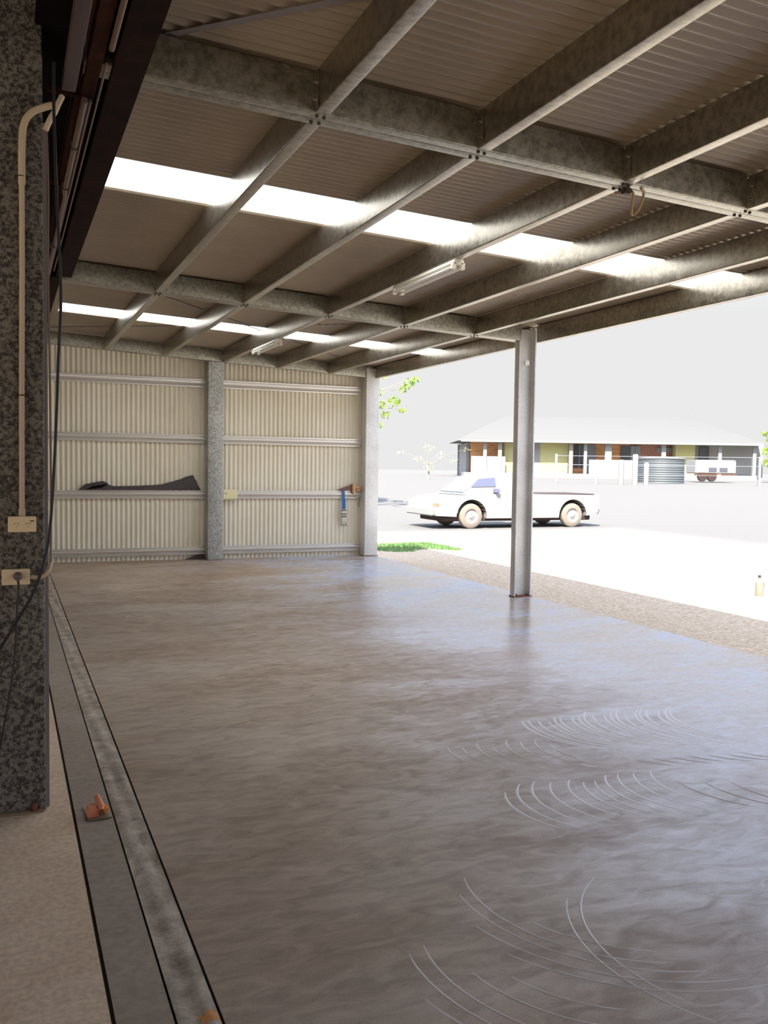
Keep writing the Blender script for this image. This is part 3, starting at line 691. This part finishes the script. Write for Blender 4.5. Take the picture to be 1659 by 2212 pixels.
# ---- the white ute, parked side on, nose to the old shed side
ZG = -.1
def ute():
    o = empty('ute', (13.35, 22.6, ZG), 'white utility vehicle parked side-on in the bright yard', 'vehicle')
    W2 = .86
    # side outline with wheel arches
    def archpts(cx, r, n=12): return [(cx-r*math.cos(math.pi*k/n), .33+r*math.sin(math.pi*k/n)) for k in range(n+1)]
    xf, xr = -1.62, 1.66
    low = [(-2.72, .36)]+[(x, max(z, .30)) for x, z in archpts(xf, .47)]+[(-1.15, .28), (1.18, .28)]+[(x, max(z, .30)) for x, z in archpts(xr, .47)]+[(2.50, .40)]
    top = [(2.56, .55), (2.55, .92), (.10, .95), (-.02, .97), (-1.72, .93), (-2.45, .86), (-2.74, .72), (-2.78, .48)]
    b = MB(); b.extrude(low+top, (0, -W2, 0), (1, 0, 0), (0, 0, 1), (0, 2*W2, 0)); b.build('body', M_paint, o)
    b = MB(); b.extrude([(-1.90, .93), (-1.15, 1.42), (-.95, 1.47), (-.05, 1.47), (.10, 1.40), (.16, .94)], (0, -W2+.10, 0), (1, 0, 0), (0, 0, 1), (0, 2*W2-.20, 0)); b.build('cab', M_paint, o)
    b = MB(); b.extrude([(-1.62, 1.14), (-1.40, 1.36), (-.88, 1.40), (-.84, 1.16)], (0, -W2+.085, 0), (1, 0, 0), (0, 0, 1), (0, .01, 0)); b.build('side_window', M_glassd, o)
    b = MB(); b.extrude([(-1.84, .985), (-1.17, 1.405), (-1.15, 1.395), (-1.82, .975)], (0, -W2+.16, .012), (1, 0, 0), (0, 0, 1), (0, 2*W2-.32, 0)); b.build('windscreen', M_glassd, o)
    b = MB(); b.bbox(.20, 2.46, -W2+.12, W2-.12, .90, .955, .01); b.build('tray_cover', M_under, o)
    b = MB(); b.bbox(-2.45, 2.35, -W2+.14, W2-.14, .20, .34, .02); b.build('underbody', M_under, o)
    b = MB(); b.bbox(-2.86, -2.70, -W2+.04, W2-.04, .36, .56, .03); b.build('front_bumper', M_paint, o)
    b = MB(); b.bbox(2.50, 2.62, -W2+.04, W2-.04, .38, .54, .03); b.build('rear_bumper', M_paint, o)
    b = MB(); b.bbox(-.92, -.80, -W2-.10, -W2+.12, .98, 1.10, .02); b.build('wing_mirror', M_glassd, o)
    b = MB(); b.bbox(-2.76, -2.60, -W2-.005, -W2+.10, .60, .72, .02); b.build('headlight', M_lamp, o)
    for cx in (xf, xr):
        for s in (-1, 1):
            wh = MB(); y0 = s*(W2-.02)
            wh.lathe([(.20, 0), (.30, 0), (.335, -.02), (.345, -.06), (.345, -.16), (.33, -.20), (.20, -.21)], (cx, y0, .345), (0, s, 0), 28)
            wo_ = wh.build('wheel', M_tyre, o)
            rm = MB(); rm.lathe([(0, -.02), (.05, -.015), (.07, -.03), (.17, -.035), (.195, -.008), (.205, -.004), (.21, -.06)], (cx, y0, .345), (0, s, 0), 28); rm.build('rim', M_rim, wo_)
            if s < 0:
                for k in range(5):
                    a = 2*math.pi*k/5+.5; q = MB(); q.lathe([(0, .002), (.014, .0), (.014, -.02)], (cx+.11*math.cos(a), y0+.034*1, .345+.11*math.sin(a)), (0, s, 0), 8); q.build('wheel_slot', M_under, wo_)
    for cx in (xf, xr):
        b = MB(); n = 14
        pts = [(cx-.47*math.cos(math.pi*k/n), -W2+.03, .33+.47*math.sin(math.pi*k/n)) for k in range(n+1)]
        vs = [(x, y, z) for x, y, z in pts]+[(x, y+.5, z) for x, y, z in pts]
        b.add(vs, [(k, k+1, n+2+k, n+1+k) for k in range(n)], True); b.build('wheel_arch_liner', M_under, o)
    return o
ute()

# ---- distant place: helper in a frame turned to face the shed
def oframe(s, d): p = Fd*d+Rd*s; return (p.x, p.y)
def lbox(mb, s0, s1, d0, d1, z0, z1): return mb.box(s0, s1, d0, d1, z0, z1)
def lobj(mb, name, m, parent): return mb.build(name, m, parent)
HD = 55.0
hx, hy = oframe(0, HD)
house = empty('house', (hx, hy, .95), 'long low brick house with a white-posted verandah behind the fence', 'house', rz=-YAW)
def hb(name, m, s0, s1, d0, d1, z0, z1, parent=None):
    return MB().box(s0, s1, d0, d1, z0-.95, z1-.95).build(name, m, parent or house)
k = 1.027
def Z(z): return 1.6+(z-1.6)*k
hb('wall', M_brick, 5.2*k, 14.9*k, 1.5, 1.8, .9, Z(3.12))
hb('wall', M_brickr, 14.9*k, 17.9*k, 1.5, 1.8, .9, Z(3.12))
hb('wall', M_hwhite, 17.9*k, 22.9*k, 1.2, 1.8, .9, Z(3.12))
hb('wall', M_bricky, 7.36, 7.95, .55, 1.4, .9, 3.10)
hb('wall', M_hwhite, 7.95, 9.55, .55, 1.4, .9, 3.10)
hb('wall', M_bricky, 9.55, 11.25, .55, 1.4, .9, 3.10)
hb('wall', M_bricky, 17.85, 19.05, .55, 1.15, .9, 3.12)
hb('wall', M_hwhite, 5.0, 22.9, 7.0, 7.2, .9, 3.1)
for s in (5.2, 22.9): hb('wall', M_hwhite, s-.1, s+.1, 1.6, 7.1, .9, 3.1)
hb('verandah_floor', M_hwhite, 4.8, 22.6, -.2, 1.5, .9, 1.25)
hb('screen', M_hgrey, 5.27, 7.35, .1, .16, 1.25, 2.24)
hb('screen', M_hwhite, 12.4, 15.3, -.15, -.10, .95, 2.12)
for s0, s1, mm_, z0, z1, nm in ((11.49, 12.15, M_hdark, 1.6, 3.02, 'window'), (12.28, 12.80, M_hgrey, 1.3, 3.02, 'door'), (14.35, 14.95, M_hdark, 1.3, 2.98, 'door'), (14.95, 15.5, M_hgrey, 1.3, 2.98, 'window'), (16.5, 17.45, M_hwhite, 2.62, 2.90, 'air_conditioner')):
    w_ = hb(nm, mm_, s0*k, s1*k, 1.42, 1.51, Z(z0), Z(z1))
    if nm == 'window': hb('window_bar', M_hwhite, (s0+s1)/2*k-.03, (s0+s1)/2*k+.03, 1.39, 1.42, Z(z0), Z(z1), w_)
w_ = hb('window', M_hdark, 19.52, 20.11, 1.10, 1.22, 2.10, 3.02)
for s0, s1 in ((5.99, 6.20), (6.89, 7.12), (11.22, 11.44), (12.12, 12.30), (13.40, 13.80), (16.84, 17.10), (20.3, 20.5), (22.4, 22.6)):
    hb('verandah_post', M_hwhite, s0, s1, 0, .2, 1.0, 3.12)
hb('gutter', M_hwhite, 4.6, 22.9, -.35, -.2, 3.10, 3.22)
r_ = MB(); z0, z1 = 3.16-.95, 4.9-.95
r_.add([(4.4, -.3, z0), (23.2, -.3, z0), (23.2, 7.4, z0), (4.4, 7.4, z0), (7.8, 3.6, z1), (19.8, 3.6, z1)], [(0, 1, 5, 4), (1, 2, 5), (2, 3, 4, 5), (3, 0, 4), (0, 3, 2, 1)]); r_.build('roof', M_hroof, house)

# fence at 42 m
def opost(s, d, z0, z1, label, r=.09):
    x, y = oframe(s, d); b = MB(); b.lathe([(r, 0), (r, z1-z0-.05), (r*.7, z1-z0-.01), (0, z1-z0)], (0, 0, 0), seg=12)
    return tag(b.build('fence_post', M_hwhite, None, (x, y, z0)), label, 'fence post', 'yard fence posts')
opost(9.84, 42, .85, 1.86, 'round-topped white fence post in front of the orange brick wall')
opost(11.0, 42, .85, 2.02, 'thick white fence post just before the tallest one', .12)
opost(11.65, 42, .85, 2.28, 'tallest white fence post beside the grey tank', .13)
opost(12.17, 42, .85, 1.90, 'white fence post standing against the grey tank', .11)
x, y = oframe(0, 42)
fo = empty('wire_fence', (x, y, .9), 'thin wire fence strung in front of the house', 'fence', rz=-YAW)
for z in (2.16, 1.75, 1.30):
    MB().tube([(8.0, .17, z-.9), (17.5, .17, z+.04-.9)], .010, 6).build('wire', M_hgrey, fo)
for s in (8.0, 17.5): MB().box(s-.05, s+.05, .12, .22, -.1, 1.35).build('end_post', M_hwhite, fo)
# tank
x, y = oframe(13.73, 44.9); 
o = empty('water_tank', (x, y, .90), 'squat grey corrugated water tank behind the fence', 'water tank')
b = MB(); pr = []
for i in range(60): pr.append((1.12+.012*math.sin(i*1.2), 1.24*i/59))
b.lathe([(0, 0)]+pr, (0, 0, 0), seg=48); b.build('shell', M_tank, o)
b = MB(); b.lathe([(1.16, 1.22), (1.16, 1.26), (0, 1.33)], (0, 0, 0), seg=48); b.build('lid', M_hwhite, o)
# caravan / box trailer parked in front of the house
x, y = oframe(17.6, 48)
o = empty('trailer', (x, y, .98), 'white box trailer with two small windows parked before the house', 'trailer', rz=-YAW)
b = MB(); b.bbox(-1.15, 1.0, -.2, 1.4, .42, 1.15, .05); b.build('body', M_hwhite, o)
for s in (-.45, .12):
    b = MB(); b.box(s, s+.42, -.215, -.19, .52, .74); b.build('window', M_hdark, o)
for s in (-.75, -.25):
    b = MB(); b.lathe([(0, 0), (.24, 0), (.26, .05), (.26, .15), (0, .16)], (s, -.18, .26), (0, 1, 0), 20); b.build('wheel', M_under, o)
b = MB(); b.box(-1.2, 1.05, -.22, -.18, .36, .40); b.build('side_rail', M_rust, o)

# trees: clusters of separate leaves on branches
def tree(name, s, d, base, blobs, m, label, nleaf, size, trunk, tr_=.35):
    x, y = oframe(s, d); o = empty(name, (x, y, base), label, 'tree', rz=-YAW)
    tb = MB()
    tb.tube(smooth_path([(0, 0, -.2), (.05, 0, trunk*.4), (-.05, 0, trunk)]), .4*tr_, 10)
    for bx, by, bz, br in blobs: tb.tube(smooth_path([(-.05, 0, trunk*.8), (bx*.5, by*.5, (trunk+bz)*.52), (bx, by, bz)], 4), [tr_*q_ for q_ in (.07, .06, .055, .05, .04, .03, .03, .02, .01)], 6)
    tb.build('trunk', M_bark, o)
    lb = MB(); rr = random.Random(len(label))
    for bx, by, bz, br in blobs:
        for i in range(int(nleaf*br*br*4)):
            v_ = Vector((rr.gauss(0, 1), rr.gauss(0, 1), rr.gauss(0, 1))).normalized()*br*rr.uniform(.3, 1)**.5
            c_ = Vector((bx, by, bz))+Vector((v_.x, v_.y, v_.z*.75)); a = Vector((rr.uniform(-1, 1), rr.uniform(-1, 1), rr.uniform(-1.3, .3))).normalized()*size
            q = a.cross(Vector((rr.uniform(-1, 1), rr.uniform(-1, 1), 1))).normalized()*size*.3
            lb.add([c_, c_+a*.5+q, c_+a, c_+a*.5-q], [(0, 1, 2, 3)])
    lb.build('foliage', m, o); return o
tree('tree', -1.7, 30, -.1, [(1.55, 0, 3.72, .18), (2.0, 0, 3.85, .24), (1.7, .2, 3.4, .16), (2.45, 0, 4.42, .20), (2.25, .1, 4.25, .16), (2.65, -.1, 4.55, .15), (1.5, 0, 3.05, .14), (2.25, 0, 3.55, .13), (1.6, 0, 4.65, .10), (1.3, .5, 4.2, .3), (.4, .3, 4.6, .5), (0, 0, 5.4, .8), (-.9, .2, 4.7, .7), (-.8, 0, 5.6, .7)], M_leaf, 'leafy green tree showing just past the outer corner column', 420, .10, 3.2)
tree('tree', 21.6, 50, 1.0, [(-.3, 0, 1.1, .35), (-.35, 0, 1.7, .4), (-.1, 0, 2.4, .45), (.4, 0, 1.9, .6), (.3, 0, 2.9, .6), (-.5, .3, 2.7, .2)], M_leaf, 'green tree at the far end of the brick house', 240, .16, 1.6)
tree('shrub', 2.2, 46, 1.0, [(0, 0, 1.5, .30), (-.5, 0, 1.0, .22), (.6, 0, 1.2, .25), (1.3, 0, .9, .2), (.1, 0, .6, .3), (-1.4, 0, 1.3, .2), (2.0, 0, 1.5, .18)], M_leafp, 'sparse pale shrub out in the glare between the tree and the house', 60, .13, .8, .12)
